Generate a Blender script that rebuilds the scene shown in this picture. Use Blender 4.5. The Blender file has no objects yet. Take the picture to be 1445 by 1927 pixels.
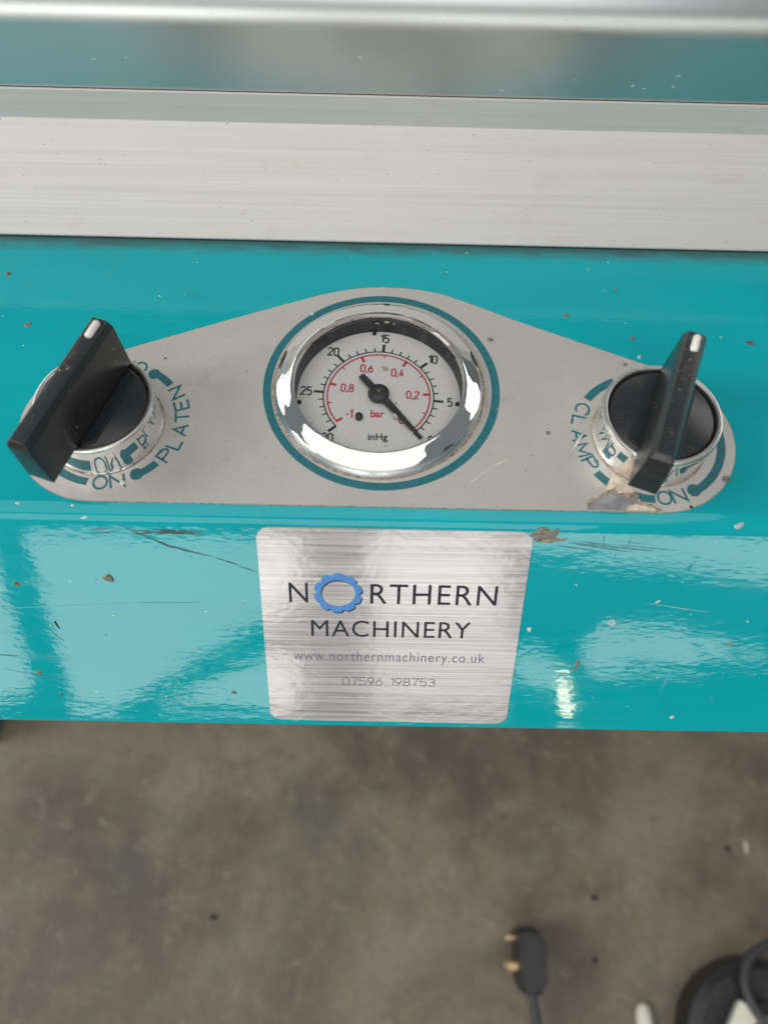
import bpy, bmesh, math, random
from mathutils import Vector, Matrix, noise as mnoise
rnd = random.Random(7)
MM = 0.001
S = bpy.context.scene
COL = S.collection
PI = math.pi
rad = math.radians

# ------------------------------------------------------------------ camera
def setup_camera():
    t, r, y = rad(63.27), rad(2.17), rad(-1.21)
    r0 = Vector((math.cos(y), math.sin(y), 0))
    d = Vector((-math.sin(y)*math.cos(t), math.cos(y)*math.cos(t), -math.sin(t)))
    u0 = Vector((-math.sin(y)*math.sin(t), math.cos(y)*math.sin(t), math.cos(t)))
    R = math.cos(r)*r0 + math.sin(r)*u0
    U = -math.sin(r)*r0 + math.cos(r)*u0
    cd = bpy.data.cameras.new('camera')
    cd.sensor_fit = 'VERTICAL'; cd.sensor_height = 36; cd.sensor_width = 36
    cd.lens = 36*1447/1927
    cd.clip_start = 0.01; cd.clip_end = 60
    cd.dof.use_dof = True; cd.dof.focus_distance = 0.182; cd.dof.aperture_fstop = 27.03/2.0
    cam = bpy.data.objects.new('camera', cd)
    m = Matrix((R, U, -d)).transposed().to_4x4()
    m.translation = Vector((-0.68, -100.79, 138.96))*MM
    cam.matrix_world = m
    COL.objects.link(cam); S.camera = cam
setup_camera()

# ------------------------------------------------------------------ light
S.view_settings.view_transform = 'Standard'
S.view_settings.look = 'None'
S.view_settings.exposure = 0.0
w = bpy.data.worlds.new('World'); S.world = w; w.use_nodes = True
bg = w.node_tree.nodes['Background']
bg.inputs[0].default_value = (0.90, 0.96, 1.0, 1); bg.inputs[1].default_value = 0.23
S.cycles.use_denoising = True
S.cycles.max_bounces = 10

def lamp(name, loc, aim, sx, sy, radiance, col=(1, 1, 1), roll=0.0, shape='RECTANGLE', vertical=False):
    ld = bpy.data.lights.new(name, 'AREA'); ld.shape = shape
    ld.size = sx; ld.size_y = sy; ld.color = col
    area = sx*sy*(PI/4 if shape == 'ELLIPSE' else 1)
    ld.energy = radiance*PI*area
    o = bpy.data.objects.new(name, ld); COL.objects.link(o)
    if vertical:                                # faces +Y, local x along world X, turned in its own plane
        m = Matrix(((1, 0, 0), (0, 0, -1), (0, 1, 0))).to_4x4() @ Matrix.Rotation(roll, 4, 'Z')
        m.translation = Vector(loc); o.matrix_world = m
    else:
        v = Vector(aim) - Vector(loc)
        o.matrix_world = Matrix.Translation(Vector(loc)) @ v.to_track_quat('-Z', 'Y').to_matrix().to_4x4() @ Matrix.Rotation(roll, 4, 'Z')
    return o

for sx in (-1, 1): lamp('side_fill_light', (sx*2.5, 2.0, 1.7), (0, 0, 0), 2.2, 1.5, 1.9, (1, .99, .97))  # unseen lamps added left and right to brighten the sides of the gauge bezel
FL = -0.68                                       # floor level
DY = -2.5                                        # the open doorway the front of the machine looks out of
YL = 4.5
WARMW = (1.0, 0.975, 0.94)
def door(x0, x1, h0, h1, rolldeg=0, L=YL, shape='RECTANGLE', col=WARMW):
    lamp('doorway_light', ((x0+x1)/2, DY, FL+(h0+h1)/2), None, x1-x0, h1-h0, L, col, rad(rolldeg), shape, True)
door(-1.86, -1.235, 0.03, 0.72, 18.8)
for i in range(18):
    h0 = 0.085+i*0.0333; h1 = h0+0.0333; hm = (h0+h1)/2
    xl = -1.196+(0.684-hm)/0.605*0.199
    xr = min(-0.872+(hm-0.09)/0.302*0.484, -0.25)
    door(xl, xr, h0, h1)
for i in range(7):
    h0 = 0.10+i*0.026; xl = -0.72+i*0.056
    door(xl, -0.25, h0, h0+0.026)
door(-0.02, 0.44, 0.44, 0.72, L=3.6)
door(-0.02, 0.46, 0.10, 0.44, L=2.3)
door(0.50, 1.95, 0.575, 0.725, -6.0)
for h0, h1, x0, x1 in ((.235, .265, .73, .86), (.265, .295, .715, 1.10), (.295, .325, .70, 1.33), (.325, .36, .72, 1.20), (.36, .398, .76, 1.06)): door(x0, x1, h0, h1)
door(0.46, 0.64, 0.19, 0.31, -25, shape='ELLIPSE')
door(0.632, 0.668, 0.09, 0.235, 8, L=26, col=(1, 0.88, 0.6))
lamp('window_light', (-2.3, -0.42, 1.65), (0, -0.05, -0.2), 1.0, 1.0, 13.5, (1, 0.985, 0.96))
lamp('doorway_sky_light', (-0.5, -2.7, 1.55), (0, 0, 0), 3.0, 1.3, 2.2, (0.97, 0.985, 1))
lamp('overhead_fill_light', (-0.6, -1.1, 3.6), (-0.6, -1.1, 0), 4.6, 3.6, 1.2, (1, 0.99, 0.97))  # unseen overhead lamp, added to lift the panel and fill the chrome reflections

# ------------------------------------------------------------------ helpers
def link(name, me, mats, parent=None):
    o = bpy.data.objects.new(name, me); COL.objects.link(o)
    for m in (mats if isinstance(mats, (list, tuple)) else [mats]): me.materials.append(m)
    if parent: o.parent = parent
    return o
def from_bm(name, bm, mats, parent=None, smooth=None):
    bmesh.ops.recalc_face_normals(bm, faces=bm.faces)
    me = bpy.data.meshes.new(name)
    if smooth is not None:
        for f in bm.faces: f.smooth = True
        for e in bm.edges:
            if len(e.link_faces) == 2: e.smooth = e.calc_face_angle(0) < rad(smooth)
    bm.to_mesh(me); bm.free()
    return link(name, me, mats, parent)
def from_py(name, v, f, mats, parent=None):
    me = bpy.data.meshes.new(name); me.from_pydata([tuple(c*MM for c in p) for p in v], [], f); me.update()
    return link(name, me, mats, parent)
def thing(name, label, cat, loc=(0, 0, 0), rot=(0, 0, 0), group=None):
    o = bpy.data.objects.new(name, None); COL.objects.link(o)
    o.empty_display_size = 0.01
    o.location = Vector(loc)*MM; o.rotation_euler = rot
    return tag(o, label, cat, group)
def tag(o, label, cat, group=None):
    o['label'] = label; o['category'] = cat
    if group: o['group'] = group
    return o
def lathe(prof, n=96, bm=None, close=False):
    bm = bm or bmesh.new(); rings = []
    for r, z in prof:
        if r < 1e-6: rings.append([bm.verts.new((0, 0, z*MM))])
        else: rings.append([bm.verts.new((r*math.cos(2*PI*i/n)*MM, r*math.sin(2*PI*i/n)*MM, z*MM)) for i in range(n)])
    prs = list(zip(rings, rings[1:])) + ([(rings[-1], rings[0])] if close else [])
    for a, b in prs:
        for i in range(n):
            j = (i+1) % n
            if len(a) == 1 and len(b) == 1: continue
            if len(a) == 1: bm.faces.new((a[0], b[i], b[j]))
            elif len(b) == 1: bm.faces.new((a[i], b[0], a[j]))
            else: bm.faces.new((a[i], b[i], b[j], a[j]))
    return bm
def wn(o):
    m = o.modifiers.new('weighted_normal', 'WEIGHTED_NORMAL'); m.mode = 'FACE_AREA'; m.weight = 100; m.keep_sharp = True
    return o
def extrude_x(prof, x0, x1, nx=1, caps=True):
    """closed profile of (y,z) mm swept along X"""
    bm = bmesh.new(); cols = []
    for k in range(nx+1):
        x = x0+(x1-x0)*k/nx
        cols.append([bm.verts.new((x*MM, p[0]*MM, p[1]*MM)) for p in prof])
    n = len(prof)
    for a, b in zip(cols, cols[1:]):
        for i in range(n):
            j = (i+1) % n
            bm.faces.new((a[i], a[j], b[j], b[i]))
    if caps:
        bm.faces.new(cols[0]); bm.faces.new(cols[-1])
    return bm
def fillet(pts, radii, seg=8):
    """round the corners of a closed 2D polygon"""
    out = []; n = len(pts)
    for i in range(n):
        p = Vector(pts[i]); a = Vector(pts[i-1]); b = Vector(pts[(i+1) % n]); r = radii[i] if isinstance(radii, (list, tuple)) else radii
        if r <= 0: out.append(tuple(p)); continue
        u = (a-p).normalized(); v = (b-p).normalized()
        ang = u.angle(v); t = r/math.tan(ang/2)
        t = min(t, (a-p).length*0.49 if 0 else t)
        c = p + (u+v).normalized()*(r/math.sin(ang/2))
        s = p+u*t; e = p+v*t
        a0 = math.atan2(s.y-c.y, s.x-c.x); a1 = math.atan2(e.y-c.y, e.x-c.x)
        d = (a1-a0+PI) % (2*PI)-PI
        for k in range(seg+1):
            q = a0+d*k/seg; out.append((c.x+r*math.cos(q), c.y+r*math.sin(q)))
    return out
def slab(name, poly, z0, z1, mats, parent=None, bevel=0):
    """polygon prism"""
    bm = bmesh.new()
    lo = [bm.verts.new((x*MM, y*MM, z0*MM)) for x, y in poly]; hi = [bm.verts.new((x*MM, y*MM, z1*MM)) for x, y in poly]
    bm.faces.new(lo); top = bm.faces.new(hi); n = len(poly)
    for i in range(n): bm.faces.new((lo[i], lo[(i+1) % n], hi[(i+1) % n], hi[i]))
    if bevel:
        bmesh.ops.recalc_face_normals(bm, faces=bm.faces)
        bmesh.ops.bevel(bm, geom=list(top.edges), offset=bevel*MM, segments=2, affect='EDGES', profile=0.5)
    return from_bm(name, bm, mats, parent, smooth=None)
def cut_hole(o, x, y, r):
    bm = lathe([(0, -12), (r, -12), (r, 4), (0, 4)], 96); c = from_bm('cutter', bm, M_dark); c.location = Vector((x, y, 0))*MM
    md = o.modifiers.new('hole', 'BOOLEAN'); md.object = c; md.solver = 'EXACT'; md.operation = 'DIFFERENCE'
    dg = bpy.context.evaluated_depsgraph_get(); me = bpy.data.meshes.new_from_object(o.evaluated_get(dg))
    o.modifiers.clear(); nm = o.data.name; old = o.data; o.data = me; bpy.data.meshes.remove(old); me.name = nm
    cm = c.data; bpy.data.objects.remove(c); bpy.data.meshes.remove(cm)
    while len(me.materials) > 1: me.materials.pop()
def arcpts(cx, cy, rx, ry, a0, a1, n=14):
    return [(cx+rx*math.cos(rad(a0+(a1-a0)*i/n)), cy+ry*math.sin(rad(a0+(a1-a0)*i/n))) for i in range(n+1)]
class Flat:
    """collects flat print: strips and polygons in a plane, each stroke a few microns above the last"""
    def __init__(s, z): s.v = []; s.f = []; s.z = z; s.k = 0
    def _z(s): s.k += 1; return s.z + 0.004*(s.k % 5)
    def strip(s, pts, wd, closed=False, tf=None):
        pts = [Vector(p) for p in pts]; n = len(pts); z = s._z(); b = len(s.v)
        for i in range(n):
            p = pts[i]
            a = pts[i-1] if (i > 0 or closed) else None
            c = pts[(i+1) % n] if (i < n-1 or closed) else None
            d1 = (p-a).normalized() if a is not None else (c-p).normalized()
            d2 = (c-p).normalized() if c is not None else d1
            n1 = Vector((-d1.y, d1.x)); n2 = Vector((-d2.y, d2.x)); m = n1+n2
            if m.length < 1e-4: m = n1.copy()
            m.normalize(); k = min(1/max(0.35, m.dot(n1)), 2.6)
            for sgn in (1, -1):
                q = p+m*(sgn*wd/2*k)
                if tf: q = tf(q)
                s.v.append((q[0], q[1], z))
        for i in range(n if closed else n-1):
            j = (i+1) % n
            s.f.append((b+2*i, b+2*i+1, b+2*j+1, b+2*j))
    def poly(s, pts):
        z = s._z(); b = len(s.v); s.v += [(p[0], p[1], z) for p in pts]; s.f.append(tuple(range(b, b+len(pts))))
    def disc(s, x, y, r, n=28): s.poly([(x+r*math.cos(2*PI*i/n), y+r*math.sin(2*PI*i/n)) for i in range(n)])
    def arc(s, cx, cy, r, a0, a1, wd, n=40): s.strip(arcpts(cx, cy, r, r, a0, a1, n), wd)
    def build(s, name, mat, parent=None): return from_py(name, s.v, s.f, mat, parent)

def glyph(ch, w=0.5):
    """monoline letters: unit height, list of strokes"""
    if ch == '0': return [[(0, .3)]+arcpts(w/2, w/2, w/2, w/2, 180, 360, 10)+arcpts(w/2, 1-w/2, w/2, w/2, 0, 180, 10)], True
    if ch == 'O': return [arcpts(w/2, .5, w/2, .5, 0, 360, 36)[:-1]], True
    g = {
     '1': [[(w*.12, .78), (w*.62, 1), (w*.62, 0)]],
     '2': [arcpts(w/2, 1-w/2, w/2, w/2, 175, -25, 12)+[(0, 0.02), (w, 0.02)]],
     '3': [arcpts(w/2, .75, w*.48, .25, 160, -88, 12)+arcpts(w/2, .27, w*.5, .27, 88, -160, 12)],
     '4': [[(w, .25), (0, .25), (w*.66, 1), ], [(w*.72, .6), (w*.72, 0)]],
     '5': [[(w*.92, 1), (w*.1, 1), (w*.05, .56)]+arcpts(w*.48, .31, w*.5, .31, 120, -150, 14)],
     '6': [[(w*.72, 1), (w*.2, .55)]+arcpts(w/2, .31, w/2, .31, 160, -200, 22)],
     '7': [[(0, 1), (w, 1), (w*.35, 0)]],
     '8': [arcpts(w/2, .75, w*.44, .245, 0, 360, 20), arcpts(w/2, .26, w*.5, .26, 0, 360, 20)],
     '9': [[(w*.28, 0), (w*.8, .45)]+arcpts(w/2, .69, w/2, .31, -20, 340, 22)],
     ',': [[(w*.2, .12), (w*.05, -.16)]],
     '-': [[(0, .42), (w*.6, .42)]],
     'N': [[(0, 0), (0, 1), (w, 0), (w, 1)]],
     'L': [[(0, 1), (0, 0), (w*.8, 0)]],
     'A': [[(0, 0), (w/2, 1), (w, 0)], [(w*.2, .33), (w*.8, .33)]],
     'T': [[(0, 1), (w, 1)], [(w/2, 1), (w/2, 0)]],
     'E': [[(w*.85, 1), (0, 1), (0, 0), (w*.85, 0)], [(0, .52), (w*.75, .52)]],
     'F': [[(w*.85, 1), (0, 1), (0, 0)], [(0, .5), (w*.75, .5)]],
     'M': [[(0, 0), (0, 1), (w/2, .25), (w, 1), (w, 0)]],
     'P': [[(0, 0), (0, 1), (w*.5, 1)]+arcpts(w*.5, .74, w*.45, .26, 90, -90, 10)+[(0, .48)]],
     'C': [arcpts(w*.55, .5, w*.55, .5, 42, 318, 26)],
    }
    return g[ch], False
def text_line(F, s, x, y, h, w, gap, wd, rot=0, align=0.5, tf=None):
    ws = [(.25 if c == ',' else .45 if c == '-' else .62 if c == '1' else .5 if c == ' ' else 1)*w*h for c in s]
    tot = sum(ws)+gap*h*(len(s)-1); cx = -tot*align
    ca, sa = math.cos(rot), math.sin(rot)
    for c, a in zip(s, ws):
        if c != ' ':
            st, cl = glyph(c, w)
            for p in st:
                F.strip([(x+(cx+q[0]*h)*ca-(q[1]-.5)*h*sa, y+(cx+q[0]*h)*sa+(q[1]-.5)*h*ca) for q in p], wd, cl)
        cx += a+gap*h
def text_arc(F, s, cx, cy, r_out, h, a0, a1, w, wd):
    """counterclockwise word, tops towards the centre: baseline on r_out"""
    n = len(s)
    for i, c in enumerate(s):
        a = rad(a0+(a1-a0)*(i+.5)/n)
        st, cl = glyph(c, w)
        for p in st:
            pts = []
            for q in p:
                t = (q[0]-w/2)*h; rr = r_out-q[1]*h
                pts.append((cx+rr*math.cos(a)-t*math.sin(a), cy+rr*math.sin(a)+t*math.cos(a)))
            F.strip(pts, wd, cl)
def bfont(name, body, x0, x1, y0, y1, z, mat, parent, offset=0.0, spacing=1.0, ref=None):
    """built-in font, fitted to the box; ref = characters whose height is y0..y1"""
    def mesh_of(t):
        cu = bpy.data.curves.new('lettering', 'FONT'); cu.body = t; cu.size = 1; cu.offset = offset; cu.space_character = spacing; cu.resolution_u = 6
        ob = bpy.data.objects.new('lettering', cu); COL.objects.link(ob)
        dg = bpy.context.evaluated_depsgraph_get(); me = bpy.data.meshes.new_from_object(ob.evaluated_get(dg))
        bpy.data.objects.remove(ob); bpy.data.curves.remove(cu); return me
    me = mesh_of(body)
    xs = [v.co.x for v in me.vertices]
    r = mesh_of(ref) if ref else me
    ys = [v.co.y for v in r.vertices]; mx, Mx, my, My = min(xs), max(xs), min(ys), max(ys)
    if ref: bpy.data.meshes.remove(r)
    for v in me.vertices:
        v.co = Vector((x0+(v.co.x-mx)/(Mx-mx)*(x1-x0), y0+(v.co.y-my)/(My-my)*(y1-y0), z))*MM
    me.materials.clear(); me.name = name
    return link(name, me, mat, parent)
def tube(path, r, n=12, bm=None):
    bm = bm or bmesh.new(); P = [Vector(p) for p in path]; rings = []
    up = Vector((0, 0, 1))
    for i, p in enumerate(P):
        d = (P[min(i+1, len(P)-1)]-P[max(i-1, 0)]).normalized()
        s = d.cross(up)
        if s.length < 1e-3: s = Vector((1, 0, 0))
        s.normalize(); t = s.cross(d)
        rr = r[i] if isinstance(r, (list, tuple)) else r
        rings.append([bm.verts.new((p+(s*math.cos(2*PI*k/n)+t*math.sin(2*PI*k/n))*rr)*MM) for k in range(n)])
    for a, b in zip(rings, rings[1:]):
        for k in range(n): bm.faces.new((a[k], b[k], b[(k+1) % n], a[(k+1) % n]))
    bm.faces.new(rings[0]); bm.faces.new(rings[-1])
    return bm
def catmull(P, n=10):
    P = [Vector(p) for p in P]; P = [P[0]*2-P[1]]+P+[P[-1]*2-P[-2]]; out = []
    for i in range(1, len(P)-2):
        for k in range(n):
            t = k/n; a, b, c, d = P[i-1:i+3]
            out.append(0.5*((2*b)+(c-a)*t+(2*a-5*b+4*c-d)*t*t+(3*b-a-3*c+d)*t**3))
    out.append(P[-2]); return out
def blob_mesh(rx, ry, h, seed, n=18, rough=.22, dome=True, hollow=0.0):
    """small irregular lump or stain: verts, faces around the origin in mm"""
    q = random.Random(seed); ph = [q.uniform(0, 6.28) for _ in range(4)]
    def k(a): return 1+rough*(math.sin(2*a+ph[0])*.4+math.sin(3*a+ph[1])*.35+math.sin(5*a+ph[2])*.3+math.sin(8*a+ph[3])*.15)
    v = []; f = []
    lev = [(1, 0), (.86, .55), (.55, .9 if not hollow else 1.0), (.25, 1.0-hollow)] if dome else [(1, 0), (.97, 1)]
    for s, z in lev:
        for i in range(n):
            a = 2*PI*i/n; v.append((rx*s*k(a)*math.cos(a), ry*s*k(a)*math.sin(a), h*z))
    for l in range(len(lev)-1):
        for i in range(n): f.append((l*n+i, l*n+(i+1) % n, (l+1)*n+(i+1) % n, (l+1)*n+i))
    f.append(tuple((len(lev)-1)*n+i for i in range(n)))
    return v, f
def merge(name, items, mat, parent=None, smooth=True):
    """items: (verts, faces, 4x4 matrix in mm)"""
    V = []; F = []
    for v, f, m in items:
        b = len(V); V += [tuple(m @ Vector(p)) for p in v]; F += [tuple(b+i for i in q) for q in f]
    o = from_py(name, V, F, mat, parent)
    if smooth:
        for p in o.data.polygons: p.use_smooth = True
    return o

# ------------------------------------------------------------------ materials
class N:
    def __init__(s, name):
        s.m = bpy.data.materials.new(name); s.m.use_nodes = True; s.t = s.m.node_tree; s.b = s.t.nodes['Principled BSDF']; s.out = s.t.nodes['Material Output']
        s.tc = s.t.nodes.new('ShaderNodeTexCoord')
    def node(s, kind, **kw):
        n = s.t.nodes.new(kind)
        for k, v in kw.items():
            if k.startswith('i_'): n.inputs[k[2:].replace('_', ' ')].default_value = v
            else: setattr(n, k, v)
        return n
    def lk(s, a, b): s.t.links.new(a, b)
    def coord(s, scale=(1, 1, 1), loc=(0, 0, 0), rot=(0, 0, 0)):
        m = s.node('ShaderNodeMapping'); m.inputs['Scale'].default_value = scale; m.inputs['Location'].default_value = loc; m.inputs['Rotation'].default_value = rot
        s.lk(s.tc.outputs['Object'], m.inputs['Vector']); return m.outputs[0]
    def noise(s, scale, detail=3, rough=.55, loc=(0, 0, 0), dist=0, rot=(0, 0, 0)):
        if not isinstance(scale, (tuple, list)): scale = (scale,)*3
        n = s.node('ShaderNodeTexNoise', i_Scale=1.0, i_Detail=detail, i_Roughness=rough, i_Distortion=dist)
        s.lk(s.coord(scale, loc, rot), n.inputs['Vector']); return n.outputs[0]
    def voronoi(s, scale, feature='F1', rand=1):
        if not isinstance(scale, (tuple, list)): scale = (scale,)*3
        n = s.node('ShaderNodeTexVoronoi', feature=feature, i_Scale=1.0, i_Randomness=rand)
        s.lk(s.coord(scale), n.inputs['Vector']); return n.outputs[0]
    def ramp(s, fac, a, b, lo=0., hi=1.):
        n = s.node('ShaderNodeMapRange', interpolation_type='SMOOTHSTEP'); n.inputs[1].default_value = a; n.inputs[2].default_value = b; n.inputs[3].default_value = lo; n.inputs[4].default_value = hi
        s.lk(fac, n.inputs[0]); return n.outputs[0]
    def mix(s, fac, a, b, mode='MIX'):
        n = s.node('ShaderNodeMix', data_type='RGBA', blend_type=mode)
        for idx, v in ((0, fac), (6, a), (7, b)):
            if hasattr(v, 'links'): s.lk(v, n.inputs[idx])
            elif idx == 0: n.inputs[0].default_value = v
            else: n.inputs[idx].default_value = (*v, 1)
        return n.outputs[2]
    def math(s, op, a, b=0.0):
        n = s.node('ShaderNodeMath', operation=op)
        for i, v in enumerate((a, b)):
            if hasattr(v, 'links'): s.lk(v, n.inputs[i])
            else: n.inputs[i].default_value = v
        return n.outputs[0]
    def xyz(s):
        n = s.node('ShaderNodeSeparateXYZ'); s.lk(s.tc.outputs['Object'], n.inputs[0]); return n.outputs
    def set(s, **kw):
        for k, v in kw.items():
            i = s.b.inputs[{'color': 'Base Color', 'rough': 'Roughness', 'metal': 'Metallic', 'spec': 'Specular IOR Level', 'coat': 'Coat Weight', 'coatr': 'Coat Roughness', 'aniso': 'Anisotropic', 'trans': 'Transmission Weight', 'ior': 'IOR'}[k]]
            if hasattr(v, 'links'): s.lk(v, i)
            else: i.default_value = (*v, 1) if isinstance(v, tuple) else v
        return s
    def bump(s, hts):
        """hts: list of (socket, distance in metres)"""
        prev = None
        for h, d in hts:
            n = s.node('ShaderNodeBump'); n.inputs['Strength'].default_value = 1; n.inputs['Distance'].default_value = d
            s.lk(h, n.inputs['Height'])
            if prev is not None: s.lk(prev, n.inputs['Normal'])
            prev = n.outputs[0]
        s.lk(prev, s.b.inputs['Normal']); return s

def plain(name, col, rough=.5, metal=0., var=.12, scale=900, bump=0.0, spec=.5):
    n = N(name); f = n.noise(scale, 4)
    c = n.mix(n.ramp(f, .3, .7), tuple(x*(1-var) for x in col), tuple(min(1, x*(1+var)) for x in col))
    n.set(color=c, rough=rough, metal=metal, spec=spec)
    if bump: n.bump([(f, bump)])
    return n.m

def mat_teal():
    n = N('teal_enamel')
    big = n.noise((14, 30, 30), 3); fine = n.noise(1600, 3)
    c = n.mix(n.ramp(big, .3, .7), (0.0, .312, .345), (0.0, .345, .378))
    # grime settled in the seam under the aluminium bar
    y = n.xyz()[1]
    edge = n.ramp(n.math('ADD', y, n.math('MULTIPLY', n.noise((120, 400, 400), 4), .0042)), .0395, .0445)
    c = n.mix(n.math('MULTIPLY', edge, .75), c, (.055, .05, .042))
    # thin film of dust and faint horizontal wipe marks
    wipe = n.ramp(n.noise((25, 700, 700), 5, .65, dist=.3), .56, .80)
    c = n.mix(n.math('MULTIPLY', wipe, .05), c, (.45, .50, .50))
    spk = n.ramp(n.noise(2600, 2), .73, .79)
    c = n.mix(n.math('MULTIPLY', spk, .30), c, (.6, .6, .56))
    r = n.math('ADD', n.ramp(n.noise((30, 300, 300), 5, .7), .4, .8, .0, .06), n.math('ADD', .035, n.math('MULTIPLY', edge, .5)))
    n.set(color=c, rough=r, spec=.40)
    peel = n.noise((420, 900, 900), 2, .5); wave = n.noise((90, 190, 190), 2, .5)
    scr = n.ramp(n.noise((40, 3500, 3500), 3, .6, rot=(0, 0, .12)), .62, .78)
    n.bump([(wave, 3.0e-5), (peel, 1.4e-5), (scr, 4e-7)])
    return n.m
def mat_film():
    n = N('silver_printed_film')
    f = n.noise(5200, 2, .6); g = n.noise(45, 4); st = n.noise((60, 75, 60), 5, .65)
    c = n.mix(n.ramp(f, .3, .7), (.505, .482, .445), (.60, .575, .535))
    c = n.mix(n.ramp(g, .42, .75, 0, .35), c, (.40, .37, .325))
    c = n.mix(n.ramp(st, .54, .78, 0, .32), c, (.30, .255, .20))
    n.set(color=c, rough=n.ramp(g, .3, .7, .40, .54), metal=.55)
    n.bump([(f, 1.5e-6), (g, 3e-5)])
    return n.m
def mat_chrome(name, r0=.03, wear=.5, col=(.90, .89, .87), wob=4e-5, tarnish=0):
    n = N(name)
    g = n.noise(260, 5, .7); pit = n.ramp(n.noise(2400, 3), .64, .74)
    w1 = n.math('MULTIPLY', n.ramp(g, .50, .75), wear)
    if tarnish: col = n.mix(n.ramp(n.noise(95, 3, .5, loc=(2, 1, 0)), .54, .60, 0, tarnish), col, (.30, .215, .185))
    c = n.mix(n.math('MULTIPLY', n.math('MULTIPLY', pit, w1), .9), col, (.12, .10, .08))
    n.set(color=c, metal=1.0, rough=n.math('ADD', r0, n.math('MULTIPLY', w1, .30)))
    n.bump([(n.noise(150, 2), wob), (g, 2e-6)])
    return n.m
def mat_black(name, dust=.6):
    n = N(name)
    f = n.noise(3000, 3); patch = n.ramp(n.noise((220, 320, 260), 4, .65), .58, .74)
    scr = n.ramp(n.noise((2600, 260, 900), 3, .6, rot=(0, 0, .5)), .66, .76)
    c = n.mix(n.ramp(f, .3, .7), (.013, .0138, .015), (.024, .025, .027))
    c = n.mix(n.math('MULTIPLY', patch, .28*dust), c, (.10, .085, .065))
    c = n.mix(n.math('MULTIPLY', scr, .30*dust), c, (.20, .19, .175))
    spk = n.ramp(n.noise(2100, 1), .74, .78)
    c = n.mix(n.math('MULTIPLY', spk, .6*dust), c, (.35, .33, .30))
    n.set(color=c, rough=n.ramp(patch, 0, 1, .28, .55), spec=.55)
    n.bump([(f, 5e-6), (scr, 6e-6)])
    return n.m
def mat_alu(name, col=(.80, .795, .78), rough=.42, metal=.75, grain=1.0, dirt=.5):
    n = N(name)
    fine = n.noise((9, 2600, 2600), 4, .7); line = n.noise((3, 520, 520), 3, .7); die = n.ramp(n.noise((1.2, 210, 210), 2, .5), .60, .66)
    c = n.mix(n.ramp(fine, .25, .75, 0, grain), tuple(x*.86 for x in col), col)
    c = n.mix(n.ramp(line, .45, .75, 0, .35*grain), c, tuple(x*.74 for x in col))
    c = n.mix(n.math('MULTIPLY', die, .22*grain), c, tuple(x*.55 for x in col))
    st = n.noise((38, 70, 70), 6, .7); c = n.mix(n.ramp(st, .54, .74, 0, .42*dirt), c, (.50, .44, .36))
    sm = n.ramp(n.noise((500, 900, 900), 4, .7), .68, .76); c = n.mix(n.math('MULTIPLY', sm, .5*dirt), c, (.28, .25, .21))
    sp = n.ramp(n.noise(1500, 1), .76, .80); c = n.mix(n.math('MULTIPLY', sp, .7*dirt), c, (.16, .14, .12))
    n.set(color=c, metal=metal, rough=n.ramp(line, .3, .7, rough-.06*grain, rough+.06*grain))
    n.bump([(fine, 1.4e-6*grain), (line, 5e-6*grain), (die, 8e-6*grain)])
    return n.m
def mat_brushed():
    n = N('brushed_silver_label')
    a = n.noise((22, 3300, 3300), 4, .75); b = n.noise((7, 1300, 1300), 3, .7)
    lump = n.noise((95, 120, 120), 3, .6); fl = n.noise((330, 420, 420), 2)
    c = n.mix(n.ramp(a, .32, .70), (.29, .285, .283), (.56, .545, .535))
    c = n.mix(n.ramp(b, .48, .75, 0, .25), c, (.55, .54, .53))
    n.set(color=c, metal=.22, rough=n.ramp(a, .3, .7, .07, .17))
    n.bump([(lump, 6.5e-5), (fl, 1.2e-5), (a, 1.3e-6)])
    return n.m
def mat_dial():
    n = N('dial_enamel'); g = n.noise(160, 5, .7); sp = n.ramp(n.noise(1500, 2), .70, .76)
    c = n.mix(n.ramp(g, .4, .75, 0, .5), (.95, .935, .915), (.87, .84, .80))
    c = n.mix(n.math('MULTIPLY', sp, .55), c, (.30, .27, .23))
    n.set(color=c, rough=.45); return n.m
def mat_glass():
    n = N('gauge_glass')
    tr = n.node('ShaderNodeBsdfTransparent'); tr.inputs[0].default_value = (1, 1, 1, 1)
    gl = n.node('ShaderNodeBsdfGlossy'); gl.inputs['Roughness'].default_value = .03
    df = n.node('ShaderNodeBsdfDiffuse'); df.inputs[0].default_value = (.62, .60, .57, 1)
    fr = n.node('ShaderNodeFresnel'); fr.inputs[0].default_value = 1.38
    m1 = n.node('ShaderNodeMixShader'); n.lk(fr.outputs[0], m1.inputs[0]); n.lk(tr.outputs[0], m1.inputs[1]); n.lk(gl.outputs[0], m1.inputs[2])
    dust = n.math('ADD', n.ramp(n.noise(420, 5, .75), .48, .80, 0.0, .07), n.math('MULTIPLY', n.ramp(n.noise(2300, 2), .70, .76), .30))
    m2 = n.node('ShaderNodeMixShader'); n.lk(dust, m2.inputs[0]); n.lk(m1.outputs[0], m2.inputs[1]); n.lk(df.outputs[0], m2.inputs[2])
    n.lk(m2.outputs[0], n.out.inputs[0]); n.t.nodes.remove(n.b); return n.m
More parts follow.
